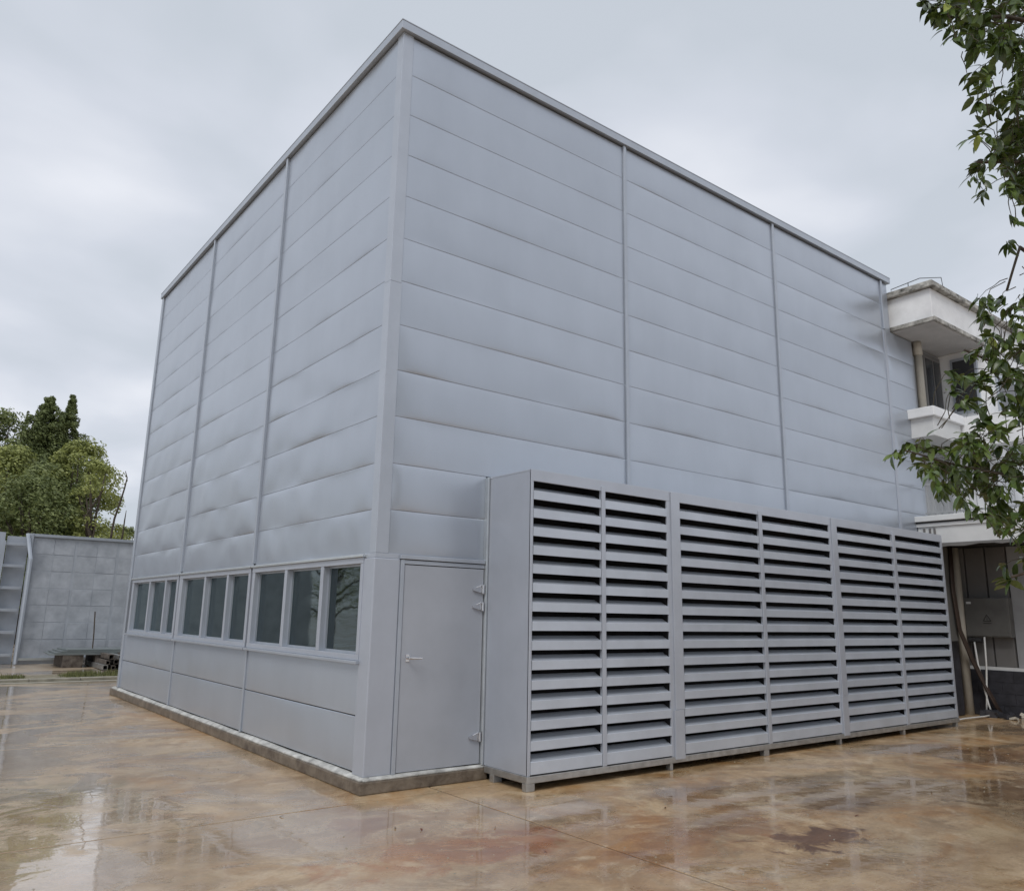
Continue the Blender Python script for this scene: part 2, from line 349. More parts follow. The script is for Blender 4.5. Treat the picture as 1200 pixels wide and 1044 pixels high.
# backing
bb = MB(); t = .012
bb.box(.02, 11.43, .03, .09, .13, 6.9); bb.box(.02, 10.6, .03, .09, 6.9, 7.95)     # right wall
bb.build('backing_wall', BACK, bld)
bb = MB(); bb.box(.03, .085, .091, 9.92, 2.16, 7.95); bb.box(.03, .085, .091, 9.92, .13, 1.14); bb.box(.031, .084, .091, .18, 1.141, 2.159); bb.box(.031, .084, 9.63, 9.92, 1.141, 2.159); bb.build('backing_wall', BACK, bld)
bb = MB(); bb.box(.1, 10.6, 9.93, 9.99, 0, 7.95); bb.box(11.37, 11.43, .1, 9.9, 0, 6.9); bb.box(10.54, 10.6, .1, 9.9, 6.9, 7.95); bb.build('rear_wall', INWALL, bld)
Bx(.1, 10.5, .1, 9.9, 7.8, 7.9).build('roof', BACK, bld)
Bx(.1, 11.3, .1, 9.9, 0, .12).build('floor_slab', INWALL, bld)
Bx(2.9, 3.0, .1, 9.9, .12, 3.0).build('inner_wall', INWALL, bld)
Bx(.1, 2.89, .1, 9.9, 2.5, 2.6).build('inner_ceiling', INWALL, bld)
mach = MB(); mach.box(1.1, 1.9, 1.2, 1.9, .13, 1.75); mach.box(1.3, 2.3, 4.4, 5.0, .13, 1.9); mach.box(.8, 1.4, 7.1, 7.8, .13, 1.6)
mach.tube([(1.5, 2.3, .13), (1.5, 2.3, 2.5)], .12); mach.tube([(1.2, 1.5, 1.75), (1.2, 1.5, 2.1), (1.7, 2.4, 2.1)], .06)
mach.build('machine', INDARK, bld)
Bx(.12, .16, .74, .90, .2, 2.4).build('curtain', mat('pale_curtain', (.55, .62, .60), .7), bld)
Bx(.5, .8, 5.6, 5.65, .6, 2.1).build('locker', mat('locker_green', (.13, .2, .19), .5), bld)

def panel(wall, a0, a1, z0, z1, seed, dent=1.0, pillow=.011):
    """one bowed steel sheet; wall 'r' lies on y=0 facing -y, wall 'l' on x=0 facing -x"""
    rn = random.Random(seed); nx = max(6, int((a1 - a0) / .06)); nz = 10
    ph = [rn.uniform(0, 6.28) for _ in range(8)]; fr = [rn.uniform(1.2, 5.0) for _ in range(4)]; am = [rn.uniform(.2, 1) for _ in range(4)]
    creases = [(rn.uniform(a0, a1), rn.uniform(.035, .15), rn.choice((-1, 1)) * rn.uniform(.3, 1)) for _ in range(rn.randint(2, 6))]
    bumps = [(rn.uniform(a0, a1), rn.uniform(.15, .85), rn.uniform(.08, .28), rn.uniform(-.0034, .0034)) for _ in range(int((a1 - a0) * 2.4))]
    vs = []; fs = []
    vz = [0, .008, .03, .06, .13, .26, .40, .54, .68, .80, .89, .95, .985, 1]; nz = len(vz) - 1
    tilt = rn.uniform(-.0035, .0035)
    for j in range(nz + 1):
        v = vz[j]
        for i in range(nx + 1):
            u = i / nx; a = a0 + (a1 - a0) * u
            env = (1 - (1 - v) ** 14) * (1 - v ** 14) * (1 - abs(2 * u - 1) ** 22)
            d = pillow * (1 - abs(2 * u - 1) ** 22) * (4 * v * (1 - v)) ** .8 * (1.12 - .3 * v)
            wob = sum(am[k] * math.sin(fr[k] * a + ph[k] + v * 2.2 * math.sin(ph[k + 4])) for k in range(4)) * .0034
            wob += .0015 * math.sin(9 * a + ph[6]) * math.sin(3.1 * v + ph[7])
            for c, wd, s_ in creases: wob += s_ * .0032 * math.exp(-((a - c - .12 * v) / wd) ** 2) * (1 - abs(2 * v - 1.1) ** 2)
            for bc_, bv_, br_, bh_ in bumps: wob += bh_ * math.exp(-((a - bc_) / br_) ** 2 - ((v - bv_) * .49 / (br_ * .7)) ** 2)
            d += wob * env * dent + tilt * env
            z = z0 + (z1 - z0) * v
            vs.append((a, -d, z) if wall == 'r' else (-d, a, z))
    W = nx + 1
    for j in range(nz):
        for i in range(nx): fs.append((j * W + i, j * W + i + 1, (j + 1) * W + i + 1, (j + 1) * W + i))
    # returned edges
    b = len(vs); bt = [vs[i] for i in range(W)]; tp = [vs[nz * W + i] for i in range(W)]
    for P_ in bt + tp: vs.append((P_[0], .025, P_[2]) if wall == 'r' else (.025, P_[1], P_[2]))
    for i in range(nx):
        fs.append((i, b + i, b + i + 1, i + 1)); q = nz * W
        fs.append((q + i, q + i + 1, b + W + i + 1, b + W + i))
    if wall == 'l': fs = [tuple(reversed(f)) for f in fs]
    mb = MB(); mb.add(vs, fs)
    o = mb.build('panel', SKIN, bld, smooth='open')
    me = o.data
    for p_ in me.polygons[nx * nz:]: p_.use_smooth = False
    return o
sd_ = 0; G = .0012
for r_ in range(12):
    z1, z0 = SEAM[r_], SEAM[r_ + 1]
    for b_ in range(3):
        sd_ += 1
        x0, x1 = PX[b_], PX[b_ + 1]
        a0 = .128 if b_ == 0 else x0 + .03; a1 = x1 - .03
        jz = random.uniform(-.003, .003)
        if z0 >= 3.05 or b_ > 0: panel('r', a0, a1, z0 + G, z1 - G, sd_, .8, .0115)
        else: panel('r', .133, 1.28, z0 + G + (.03 if r_ == 11 else 0), z1 - G, sd_, .8, .0115)
        y0, y1 = PYV[b_], PYV[b_ + 1]
        a0 = .123 if b_ == 0 else y0 + .03; a1 = y1 - .03
        zb = z0 + G + (.035 if r_ == 11 else 0)
        panel('l', a0, a1, zb, z1 - G, sd_ + 100, 1.45 - .15 * b_ + .5 * (r_ > 6), .0095)
    if 2 <= r_: panel('r', 10.41, 11.42, z0 + G, z1 - G, sd_ + 300, .5, .008)
for r_ in range(0, 2): panel('r', 10.41, 10.60, SEAM[r_ + 1] + G, SEAM[r_] - G, 500 + r_, .3, .004)
for (z0, z1, k) in ((.16, .645, 0), (.655, 1.12, 1)):
    for b_ in range(3):
        a0 = .2 if b_ == 0 else PYV[b_] + .025; a1 = PYV[b_ + 1] - .025
        if b_ == 2: a1 = 9.84
        panel('l', a0, a1, z0, z1, 700 + b_ * 3 + k, .7, .006)
panel('r', 10.45, 11.42, .16, 2.12, 990, .3, .004)
# parapet trim, wall posts, flashings
for (x0, x1, y0, y1) in ((-.055, 10.66, -.055, .12), (-.055, .12, .121, 9.99)):
    mb = MB(); mb.box(x0, x1, y0, y1, 7.95, 8.05); mb.box(x0 - .004, x1 + .004, y0 - .004, y1 + .002, 8.051, 8.065); mb.build('parapet_trim', TRIM, bld, bevel=.004)
for k in range(1): Bx(10.325, 10.415, -.010, .02, 3.0, 6.965).build('seam_strip', SKINL, bld)
for x in PX[1:]:
    Bx(x - .027, x + .027, -.030, .02, 3.0 if x < 10 else 6.97, 7.948).build('wall_post', TRIM, bld, bevel=.006)
for y in PYV[1:3]: Bx(-.038, .02, y - .027, y + .027, 2.19, 7.948).build('wall_post', TRIM, bld, bevel=.006)
Bx(-.03, .02, 9.84, 9.96, .15, 7.948).build('corner_flashing', TRIM, bld, bevel=.008)
for y in PYV[1:3]: Bx(-.018, .02, y - .022, y + .022, .15, 1.12).build('wall_post', TRIM, bld, bevel=.004)
def ell(z0, z1, ax_, ay, o_, nm='corner_flashing', m=TRIM, bv=.01):
    mb = MB(); mb.prism([(-o_, -o_), (ax_, -o_), (ax_, .02), (.02, .02), (.02, ay), (-o_, ay)], 'z', z0, z1); mb.build(nm, m, bld, bevel=bv)
ell(4.98, 7.947, .125, .12, .007, m=SKINF, bv=.003); ell(2.1255, 2.171, .256, .19, .014, m=SKINF, bv=.002); ell(2.1725, 4.978, .13, .12, .009, m=SKINF, bv=.003)
ell(.14, 2.124, .2615, .20, .024, m=SKINL)
# trims over window band and door
Bx(.25, 1.2685, -.045, .0, 2.125, 2.165).build('door_head_trim', TRIM, bld, bevel=.004)
Bx(1.270, 1.294, -.062, .0, .135, 3.05).build('edge_strip', LBRT, bld, bevel=.004)
Bx(1.33, 1.372, -.03, .0, .135, 3.05).build('edge_strip', TRIM, bld, bevel=.004)
# door
Bx(.262, .305, -.036, .0, .14, 2.12).build('door_frame', TRIM, bld, bevel=.004)
dr = Bx(.312, 1.264, -.026, .005, .150, 2.07).build('door', DOORM, bld, bevel=.003)
Bx(.306, 1.268, -.03, .0, 2.078, 2.118).build('door_frame', TRIM, bld, bevel=.003)
h = MB(); h.tube([(.385, -.026, 1.185), (.385, -.075, 1.185)], .013); h.tube([(.37, -.078, 1.185), (.40, -.082, 1.185), (.52, -.078, 1.182)], [.012, .012, .009]); h.box(.362, .405, -.034, -.0262, 1.15, 1.22)
h.build('handle', CHROME, dr, smooth=False, bevel=.003)
for z in (1.86, 1.685, .405):
    hg = MB(); hg.prism([(1.125, z - .012), (1.125, z + .006), (1.205, z + .034), (1.235, z + .034), (1.235, z - .034), (1.20, z - .03)], 'y', -.05, -.0262)
    hg.box(1.236, 1.260, -.06, -.0262, z - .045, z + .05); hg.tube([(1.236, -.062, z - .038), (1.236, -.062, z + .046)], .011)
    hg.tube([(1.16, -.052, z + .018), (1.215, -.066, z + .045)], .006, 6)
    hg.build('hinge', CHROME, dr, bevel=.002)
# windows
pan_mesh = None
WIN = [(.19, 3.215, [(.245, 1.09), (1.165, 2.085), (2.16, 3.13)]), (3.285, 6.465, [(3.36, 4.13), (4.20, 5.12), (5.19, 6.38)]), (6.535, 9.62, [(6.62, 7.24), (7.31, 8.28), (8.35, 9.50)])]
WIN[1] = (3.285, 6.465, [(3.36, 4.13), (4.20, 5.12), (5.19, 6.30)])
for (a, b, panes) in WIN:
    wn = MB(); z0, z1 = 1.135, 2.17
    wn.box(-.035, .09, a, b, 2.075, z1 - .035); wn.box(-.035, .09, a, b, z0 + .02, 1.21)
    edges = [a] + [q for p in panes for q in p] + [b]
    for k in range(0, len(edges), 2): wn.box(-.032, .09, edges[k], edges[k + 1], 1.2101, 2.0749)
    wf = wn.build('window', SKINL, bld, bevel=.004)
    Bx(-.058, .0, a - .02, b + .02, z1 - .034, z1 - .006).build('window_head', LBRT, wf, bevel=.004)
    Bx(-.066, .0, a - .02, b + .02, z0 - .012, z0 + .019).build('sill', TRIM, wf, bevel=.004)
    for (p, q) in panes:
        Bx(.052, .058, p + .001, q - .001, 1.211, 2.074).build('pane', GLASS, wf)
        fr = MB(); fr.box(.03, .051, p + .001, q - .001, 1.211, 1.232); fr.box(.03, .051, p + .001, p + .018, 1.2325, 2.056); fr.box(.03, .051, q - .018, q - .001, 1.2325, 2.056); fr.box(.03, .051, p + .001, q - .001, 2.0565, 2.074)
        fr.build('sash', TRIM, wf)
# plinth and mortar fillet
pl = MB(); o_ = .075
def wobble(mb, amp, seed):
    rn = random.Random(seed)
    for v in mb.v: v += Vector((rn.uniform(-amp, amp), rn.uniform(-amp, amp), rn.uniform(-amp, amp) * .6))
pl.prism([(-o_, -.0751), (1.34, -.0751), (1.34, .3), (.3, .3), (.3, 10.25), (-o_, 10.25)], 'z', 0, .112)
pl.build('plinth', PLINTH, bld, bevel=.012)
def fillet(p0, p1, nrm, seed, w0, hh):
    rn = random.Random(seed); p0 = Vector(p0); p1 = Vector(p1); nrm = Vector(nrm); n = int((p1 - p0).length / .06); mb = MB(); vs = []; fs = []
    for i in range(n + 1):
        p = p0.lerp(p1, i / n); w_ = w0 * (1 + .05 * math.sin(i * .37 + seed) + rn.uniform(-.05, .04)); h_ = hh * (1 + .12 * math.sin(i * .21 + seed) + rn.uniform(-.03, .03))
        vs += [p - nrm * .03, p + nrm * w_, p + nrm * w_ * .92 + Vector((0, 0, .014 + rn.uniform(0, .006))), p + nrm * .014 + Vector((0, 0, h_)), p - nrm * .03 + Vector((0, 0, h_ * 1.02))]
    for i in range(n):
        for k in range(5): a = i * 5 + k; b = i * 5 + (k + 1) % 5; fs.append((a, b, b + 5, a + 5))
    fs += [(0, 1, 2, 3, 4), tuple(n * 5 + k for k in (4, 3, 2, 1, 0))]
    mb.add(vs, fs); mb.build('mortar_fillet', MORTAR, bld, smooth=True)
fillet((0, -.04, .1125), (0, 10.2, .1125), (-1, 0, 0), 5, .064, .034)
fillet((-.04, 0, .1125), (1.33, 0, .1125), (0, -1, 0), 6, .068, .03)

# ------------------------------------------------------------------ louvre units
yl = -.755; ZT = 3.055; ZB = .135
cols = [(1.335, 2.268, 2.332, 3.32), (3.545, 5.075, 5.15, 6.735), (6.93, 8.50, 8.59, 10.135)]
ext = [(1.30, 3.372), (3.373, 6.772), (6.773, 10.19)]
lab = ['narrow pale grey louvre housing beside the steel door, two slatted bays', 'middle pale grey louvre housing between the two others, two slatted bays', 'far pale grey louvre housing next to the dark side porch, two slatted bays']
for u in range(3):
    e0, e1 = ext[u]; c0, c1, c2, c3 = cols[u]
    T = empty('louver_unit', ((e0 + e1) / 2, yl / 2, 0), lab[u], 'ventilation louver', 'louvre housings along the right wall')
    # box: top, side panels, face frame
    Bx(e0, e1, yl + .003, -.02, ZT - .02, ZT).build('top_panel', LOUV, T, bevel=.004)
    if u == 0: Bx(e0, e0 + .02, yl + .003, -.035, ZB, ZT - .0205).build('side_panel', SKINL, T, bevel=.004)
    if u == 2: Bx(e1 - .02, e1, yl + .003, -.02, ZB, ZT - .0205).build('side_panel', SKINL, T, bevel=.004)
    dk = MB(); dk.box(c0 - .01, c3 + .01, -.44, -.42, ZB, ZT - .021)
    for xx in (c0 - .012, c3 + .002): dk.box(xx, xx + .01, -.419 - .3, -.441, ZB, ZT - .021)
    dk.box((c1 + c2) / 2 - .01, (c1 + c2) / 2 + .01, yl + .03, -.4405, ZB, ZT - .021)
    dk.build('interior_shade', DARK, T)  # black sheets that colour in the shade inside the housing
    fm = MB()
    fm.box(e0, e1, yl, yl + .02, 2.936, ZT)
    fm.box(e0, c0, yl, yl + .02, ZB, 2.9355); fm.box(c3, e1, yl, yl + .02, ZB, 2.9355)
    fm.build('face_frame', LOUV, T, bevel=.003)
    Bx(c1 + .004, c2 - .004, yl - .012, yl + .03, ZB, 2.985).build('mullion', LOUV, T, bevel=.003)
    if u > 0:
        Bx(e0 + .012, c0 - .012, yl - .016, yl - .0005, .62, ZT - .01).build('joint_cover', LOUV, T, bevel=.002)
        Bx(e0 - .01, c0 - .03, yl - .022, yl - .0005, ZB - .03, .617).build('joint_cover', LOUV, T, bevel=.002)
    for (a, b) in ((c0, c1), (c2, c3)):
        bl = None
        for k in range(15):
            zt_ = 2.935 - .1842 * k - .096      # top of the visible fascia
            hh = .0875 if k < 14 else .113
            if bl is None or k == 14:
                y0 = yl - .003; zf = zt_
                pr = [(y0, zf - hh), (y0, zf - .003), (y0 + .003, zf), (y0 + .034, zf + .006), (y0 + .105, zf + .048), (y0 + .125, zf + .049), (y0 + .125, zf + .046), (y0 + .106, zf + .044), (y0 + .004, zf - .003), (y0 + .004, zf - hh + .004), (y0 + .03, zf - hh + .004), (y0 + .03, zf - hh)]
                mb = MB(); mb.prism(pr, 'x', a + .001, b - .001 if b < c3 else b - .001); bl = mb.build('louver_blade', BLADE, T); base = Vector(wloc(bl)); zk = k
                rot0 = bl
            else:
                c = share(bl, T, base - Vector((0, random.uniform(-.002, .003), .1842 * (k - zk)))); c.rotation_euler = (random.uniform(-.012, .012), random.uniform(-.0008, .0008), 0)
    # galvanised base channel and feet
    bc = MB(); q0 = .003 if u else 0
    bc.box(e0 - .012 + q0, e1 + .0, yl - .012, yl + .05, .072, .134)
    if u == 0: bc.box(e0 - .012, e0 + .04, yl + .051, -.08, .072, .134)
    if u == 2: bc.box(e1 - .04, e1, yl + .051, -.08, .072, .134)
    bc.build('base_channel', GALV, T, bevel=.004)
    ft = None
    fx = {0: [(1.335, 1), (3.30, 0)], 1: [(5.02, 1), (6.68, 0)], 2: [(8.4, 0), (10.1, 0)]}[u]
    for (x, big) in fx:
        wd = .05 if big else .022
        Bx(x - wd, x + wd, yl - .008, yl + .06, 0.001, .0715).build('foot', GALV, T, bevel=.003)
        Bx(x - wd, x + wd, -.25, -.18, 0.001, .0715).build('foot', GALV, T, bevel=.003)
    Bx(e0 + .06, e1 - .06, -.16, -.12, .001, .12).build('underside_shade', DARK, T)  # black strip drawn as the shade in the gap beneath the housing

# ------------------------------------------------------------------ neighbouring building
nb = empty('white_annex_building', (14, 1, 0), 'old white concrete building with stained canopy behind the right end of the enclosure', 'building')
mb = MB(); mb.box(12.8, 24, -.75, 6, 3.5, 7.0); mb.build('upper_wall', WHITEC, nb)
mb = MB(); mb.box(11.5, 12.795, .12, .3, 3.5, 7.0); mb.build('recess_wall', SIDEL, nb)
# roof canopy: box with a slab below and a capping above
mb = MB(); mb.box(10.72, 24, -.74, 5, 7.085, 7.66); mb.build('canopy_fascia', WHITEC, nb, bevel=.01)
mb = MB(); mb.box(10.66, 12.85, -.80, 5, 7.0, 7.0845); mb.build('canopy_slab', MOULD, nb, bevel=.012)
mb = MB(); mb.box(10.70, 12.82, -.76, 5, 6.985, 6.9995); mb.build('soffit', SOFFIT, nb)
mb = MB(); mb.box(10.63, 24.1, -.84, 5.1, 7.661, 7.72); mb.box(10.66, 24.1, -.81, 5.1, 7.7205, 7.79); mb.build('parapet_cap', MOULD, nb, bevel=.01)
mb = MB(); mb.tube([(10.8, 0.0, 7.80), (10.78, .0, 7.88), (10.9, -.5, 7.98), (11.1, -.8, 7.95), (11.4, -.7, 7.79)], .008, 5); mb.tube([(10.85, -.3, 7.79), (10.85, -.3, 7.94)], .008, 5)
mb.build('lightning_wire', RUBBER, nb)
# lower balcony slab
mb = MB(); mb.box(11.0, 12.25, -.48, .1, 5.34, 5.52); mb.build('balcony_slab', WHITEC, nb, bevel=.012)
mb = MB(); mb.box(11.08, 12.2, -.42, .1, 4.98, 5.3395); mb.build('balcony_face', FASCIA, nb, bevel=.008)
mb = MB(); mb.box(12.251, 12.799, -1.6, .1, 4.9, 5.5); mb.build('balcony_return', WHITEC, nb)
# dark doorway and trims between slabs
wd_ = MB(); wd_.box(12.0, 12.72, .06, .119, 5.6, 6.9); wd = wd_.build('window', SIDING, nb, bevel=.005)
Bx(12.08, 12.36, .05, .0595, 5.7, 6.8).build('pane', CHIMB, wd); Bx(12.42, 12.66, .05, .0595, 5.7, 6.8).build('pane', CHIMB, wd)
for (y0, y1) in ((-.62, -.12),):
    f = Bx(12.74, 12.799, y0, y1, 5.7, 6.85).build('window', TRIM, nb, bevel=.005); Bx(12.73, 12.7395, y0 + .05, y1 - .05, 5.76, 6.79).build('pane', CHIMB, f)
for k in range(4):
    x0 = 13.2 + k * 2.3
    f = Bx(x0, x0 + 1.6, -.79, -.751, 5.0, 6.5).build('window', TRIM, nb, bevel=.005)
    Bx(x0 + .06, x0 + .77, -.80, -.7905, 5.06, 6.44).build('pane', CHIMB, f); Bx(x0 + .83, x0 + 1.54, -.80, -.7905, 5.06, 6.44).build('pane', CHIMB, f)
dp = MB(); dp.tube([(11.58, -.03, 5.52), (11.58, -.03, 6.72)], .075, 12); dp.tube([(11.58, -.03, 6.72), (11.56, -.03, 6.98)], .088, 12); dp.build('downpipe', BEIGE, nb, smooth=True)
# corrugated siding behind the porch roof
for k in range(7):
    x = 11.46 + k * .18
    if k == 0: s0 = MB().prism([(x, .1), (x + .03, .06), (x + .13, .06), (x + .16, .1), (x + .16, .115), (x, .115)], 'z', 3.5, 5.0).build('siding_panel', SIDEL, nb)
    else: share(s0, nb, wloc(s0) + Vector((.18 * k, 0, 0)))
# ground floor west wall, x = 12.3, with siding boards
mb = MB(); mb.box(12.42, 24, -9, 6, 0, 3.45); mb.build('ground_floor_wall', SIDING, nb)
mb = MB(); mb.box(12.42, 12.6, .18, .2, 0, .01); 
s1 = None
for k in range(26):
    y = .18 - k * .36
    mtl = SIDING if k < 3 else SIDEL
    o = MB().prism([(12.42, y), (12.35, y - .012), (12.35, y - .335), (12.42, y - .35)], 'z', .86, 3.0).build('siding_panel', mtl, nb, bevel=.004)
Bx(12.33, 12.419, -9, .19, .80, .858).build('dado_rail', FASCIA, nb)
Bx(12.31, 12.4195, -9, .19, 0, .799).build('base_wall', BLACKB, nb)
for k in range(9):
    for j in range(4):
        y = .17 - k * .4 - (.2 if j % 2 else 0)
        Bx(12.300, 12.3095, y - .392, y, .01 + j * .197, .01 + j * .197 + .19).build('base_tile', BLACKB, nb)
# return wall between enclosure and ground floor
Bx(11.46, 12.419, .2, .3, 0, 3.45).build('return_wall', SIDING, nb)
# porch roof running towards the viewer
Bx(10.93, 12.8, -9, -.01, 3.30, 3.36).build('porch_roof', FASCIA, nb)
Bx(10.88, 11.02, -9, -.005, 3.39, 3.49).build('gutter', FASCIA, nb, bevel=.01)
Bx(10.92, 11.0, -9, -.005, 3.3605, 3.3895).build('gutter_gap_shade', RUBBER, nb)  # solid black strip standing for the shade in the gap
Bx(10.96, 11.0, -9, -.02, 2.985, 3.2995).build('porch_fascia', FASCIA, nb, bevel=.004)
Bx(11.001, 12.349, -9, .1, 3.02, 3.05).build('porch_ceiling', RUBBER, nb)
mb = MB(); rn = random.Random(4); y = -.3; pts = []
while y > -9:
    pts.append((y, 2.985 - 0.0)); y -= .12
lower = [(p[0], 2.935 + rn.uniform(-.005, .03)) for p in pts]
for i in range(len(pts) - 1):
    mb.add([(10.954, pts[i][0], 3.0), (10.954, pts[i + 1][0], 3.0), (10.954, lower[i + 1][0], lower[i + 1][1]), (10.954, lower[i][0], lower[i][1]),
            (10.99, pts[i][0], 3.0), (10.99, pts[i + 1][0], 3.0), (10.99, lower[i + 1][0], lower[i + 1][1]), (10.99, lower[i][0], lower[i][1])], [(0, 1, 2, 3), (4, 7, 6, 5), (3, 2, 6, 7)])
mb.build('torn_flashing', SIDING, nb)
for y in (-.12, -.22, -.30): Bx(10.935, 10.959, y - .03, y, 3.12, 3.27).build('bracket', SIDING, nb)
# railing on the porch roof
rl = MB(); 
for k in range(22): rl.tube([(11.15, -.15 - k * .12, 3.49), (11.15, -.15 - k * .12, 4.08)], .009, 6)
rl.box(11.13, 11.17, -2.9, -.1, 4.08, 4.11); rl.box(11.13, 11.17, -2.9, -.1, 3.55, 3.58)
rl.build('railing', SIDEL, nb)
# metal stub panel with a black-coloured recess below, between louvre and porch
ep = empty('porch_side_panel', (11.3, -.12, 0), 'dull grey upright sheet beside the far louvre housing', 'panel')
Bx(10.30, 11.75, -.20, -.14, 1.30, 2.98).build('upper_sheet', BOXM, ep, bevel=.004); Bx(10.30, 11.95, -.10, -.06, 0.01, 1.295).build('recess_shade', BLACKB, ep)  # the lower one is black in place of the shade in the recess
tag(MB().tube([(12.13, -.1, .0), (12.13, -.1, 3.0)], .078, 12).build('drain_pipe', BEIGE, smooth=True), 'thick beige vertical drain pipe in the dark porch', 'pipe')
mb = MB()
for k in range(4):
    o2 = k * .028
    mb.tube([(11.66 + o2, -.22, 2.98), (11.58 + o2, -.24, 2.2), (11.64 + o2, -.26, 1.5), (11.95 + o2 * 1.3, -.3, .95), (12.08 + o2, -.45, .45), (12.1 + o2, -.62, .05)], .022, 6)
tag(mb.build('cable_bundle', CABLE, smooth=True), 'brown bundle of cables hanging down to the ground in the porch', 'cables')
# electrical cabinet
cb = empty('electrical_cabinet', (12.24, -.52, 1.33), 'grey wall cabinet with a faded warning triangle in the dark porch', 'cabinet')
Bx(12.16, 12.34, -.92, -.17, 1.38, 2.08).build('cabinet_body', BOXM, cb, bevel=.008)
Bx(12.148, 12.159, -.90, -.19, 1.40, 2.06).build('cabinet_door', BOXM, cb, bevel=.003)
tr = MB(); cy_, cz_ = -.55, 1.70; a = .075
for s_ in range(3):
    A = Vector((12.1465, cy_ + a * math.cos(R(90 + 120 * s_)), cz_ + a * math.sin(R(90 + 120 * s_)))); B = Vector((12.1465, cy_ + a * math.cos(R(210 + 120 * s_)), cz_ + a * math.sin(R(210 + 120 * s_))))
    tr.tube([A, B], .007, 4)
tr.tube([(12.1465, cy_ + .008, cz_ + .035), (12.1465, cy_ - .008, cz_ + .0), (12.1465, cy_ + .008, cz_ - .0), (12.1465, cy_ - .005, cz_ - .028)], .005, 4)
tr.box(12.1455, 12.1478, cy_ - .07, cy_ + .07, cz_ - .085, cz_ - .07)
tr.build('warning_triangle', WARN, cb)
Bx(12.144, 12.1475, -.30, -.22, 1.97, 2.01).build('name_plate', FASCIA, cb)
tag(MB().tube([(12.13, -.30, 1.30), (12.12, -.33, .9), (12.1, -.44, .25), (12.08, -.50, .02)], .016, 7).build('conduit', PVC, smooth=True), 'left white conduit dropping from under the cabinet', 'conduit', None)
tag(MB().tube([(12.13, -.48, 1.38), (12.12, -.47, .9), (12.1, -.43, .35), (12.08, -.40, .02)], .016, 7).build('conduit', PVC, smooth=True), 'right white conduit leaning inwards below the cabinet', 'conduit', None)
mb = MB(); mb.tube([(12.18, -.20, 1.32), (12.18, -.42, 1.32)], .05, 10); mb.tube([(12.16, -.3, 1.32), (12.10, -.3, 1.32)], .03, 8)
tag(mb.build('meter', RUBBER), 'black cylindrical meter fixed under the grey cabinet', 'meter')
tag(MB().tube([(10.22, -.5, .03), (10.9, -.52, .05), (11.8, -.48, .03), (12.1, -.5, .04)], .014, 6).build('pipe', PVC, smooth=True), 'thin white pipe lying on the wet ground by the last louvre', 'pipe')
rn = random.Random(12); rb = MB()
for k in range(70):
    x = 12.25 - abs(rn.gauss(0, .22)); y = rn.uniform(-3.4, -.85); s_ = rn.uniform(.02, .09) * (1.2 if x > 12.1 else .6)
    rot = Matrix.Rotation(rn.uniform(0, 3), 3, (rn.random(), rn.random(), 1))
    rb.box(x - s_, x + s_, y - s_, y + s_, 0, s_ * .7, rot=rot)
tag(rb.build('rubble', RUBBLE), 'pale broken mortar heaped along the foot of the dark wall', 'rubble', kind='stuff')
rb = MB()
for k in range(14):
    x = 12.05 + rn.gauss(0, .09); y = -.55 + rn.gauss(0, .13); s_ = rn.uniform(.03, .07)
    rb.box(x - s_, x + s_, y - s_, y + s_, 0, s_ * 1.5, rot=Matrix.Rotation(rn.uniform(0, 3), 3, (rn.random(), rn.random(), 1)))
tag(rb.build('debris', BLACKB), 'dark debris piled at the foot of the cables', 'debris', kind='stuff')

# ------------------------------------------------------------------ galvanised screen at the back left
fn = empty('panel_screen', (3, 20.2, 0), 'long galvanised grey panelled screen standing in front of the trees', 'fence')
FY = 20.1; fx0 = -.62; cw = 1.16; ch = .50
Bx(fx0, 12, FY + .03, FY + .10, .0, 3.62).build('frame', FENCEF, fn)
Bx(fx0 - .05, 12, FY - .06, FY + .12, 3.62, 3.70).build('top_rail', TRIM, fn)
Bx(fx0, 12, FY - .05, FY + .029, .10, .17).build('bottom_rail', LBRT, fn)
pm = {}
for i in range(8):
    x0 = fx0 + .07 + i * cw
    if x0 > 8: break
    for j in range(7):
        z0 = .2 + j * ch * .975
        for s_ in range(2):
            xa = x0 + .015 + s_ * (cw / 2 - .03) ; xb = xa + cw / 2 - .045
            key = 0
            cxx, czz = (xa + xb) / 2, z0
            if 'm' not in pm: pm['m'] = Bx(xa, xb, FY + .0245, FY + .0295, z0, z0 + ch - .035).build('panel', FENCE, fn, bevel=.008); pm['b'] = wloc(pm['m']) ; pm['c'] = (cxx, czz)
            else: share(pm['m'], fn, (cxx, pm['b'].y + random.uniform(-.006, .004), czz))
Bx(fx0 - .02, fx0 + .05, FY - .1, FY + .05, 0, 3.7).build('post', TRIM, fn, bevel=.006)
br = MB(); br.tube([(fx0 - .12, FY - .12, 3.68), (fx0 + .02, FY - .3, 2.95), (fx0 + .02, FY - .3, .02)], [.05, .055, .055], 6); br.build('raking_post', TRIM, fn)
# left gantry with rungs
fg = empty('ladder_frame', (-2.2, 20.0, 0), 'grey steel frame with short rungs left of the panelled screen', 'steel frame')
Bx(-8, -1.33, FY - .1, FY, .12, 3.66).build('sheet', FENCE, fg, bevel=.004); Bx(-8, -1.28, FY - .14, FY - .1005, 3.45, 3.68).build('top_rail', TRIM, fg)
Bx(-1.40, -1.25, FY - .18, FY - .1005, 0, 3.449).build('post', TRIM, fg); Bx(-1.2, -.66, FY + .1, FY + .16, 0, 3.6).build('back_sheet', FENCEF, fg)
for k in range(6): Bx(-1.24, -.72, FY - .12, FY + .02, .22 + k * .62, .30 + k * .62).build('rung', TRIM, fg, bevel=.005)
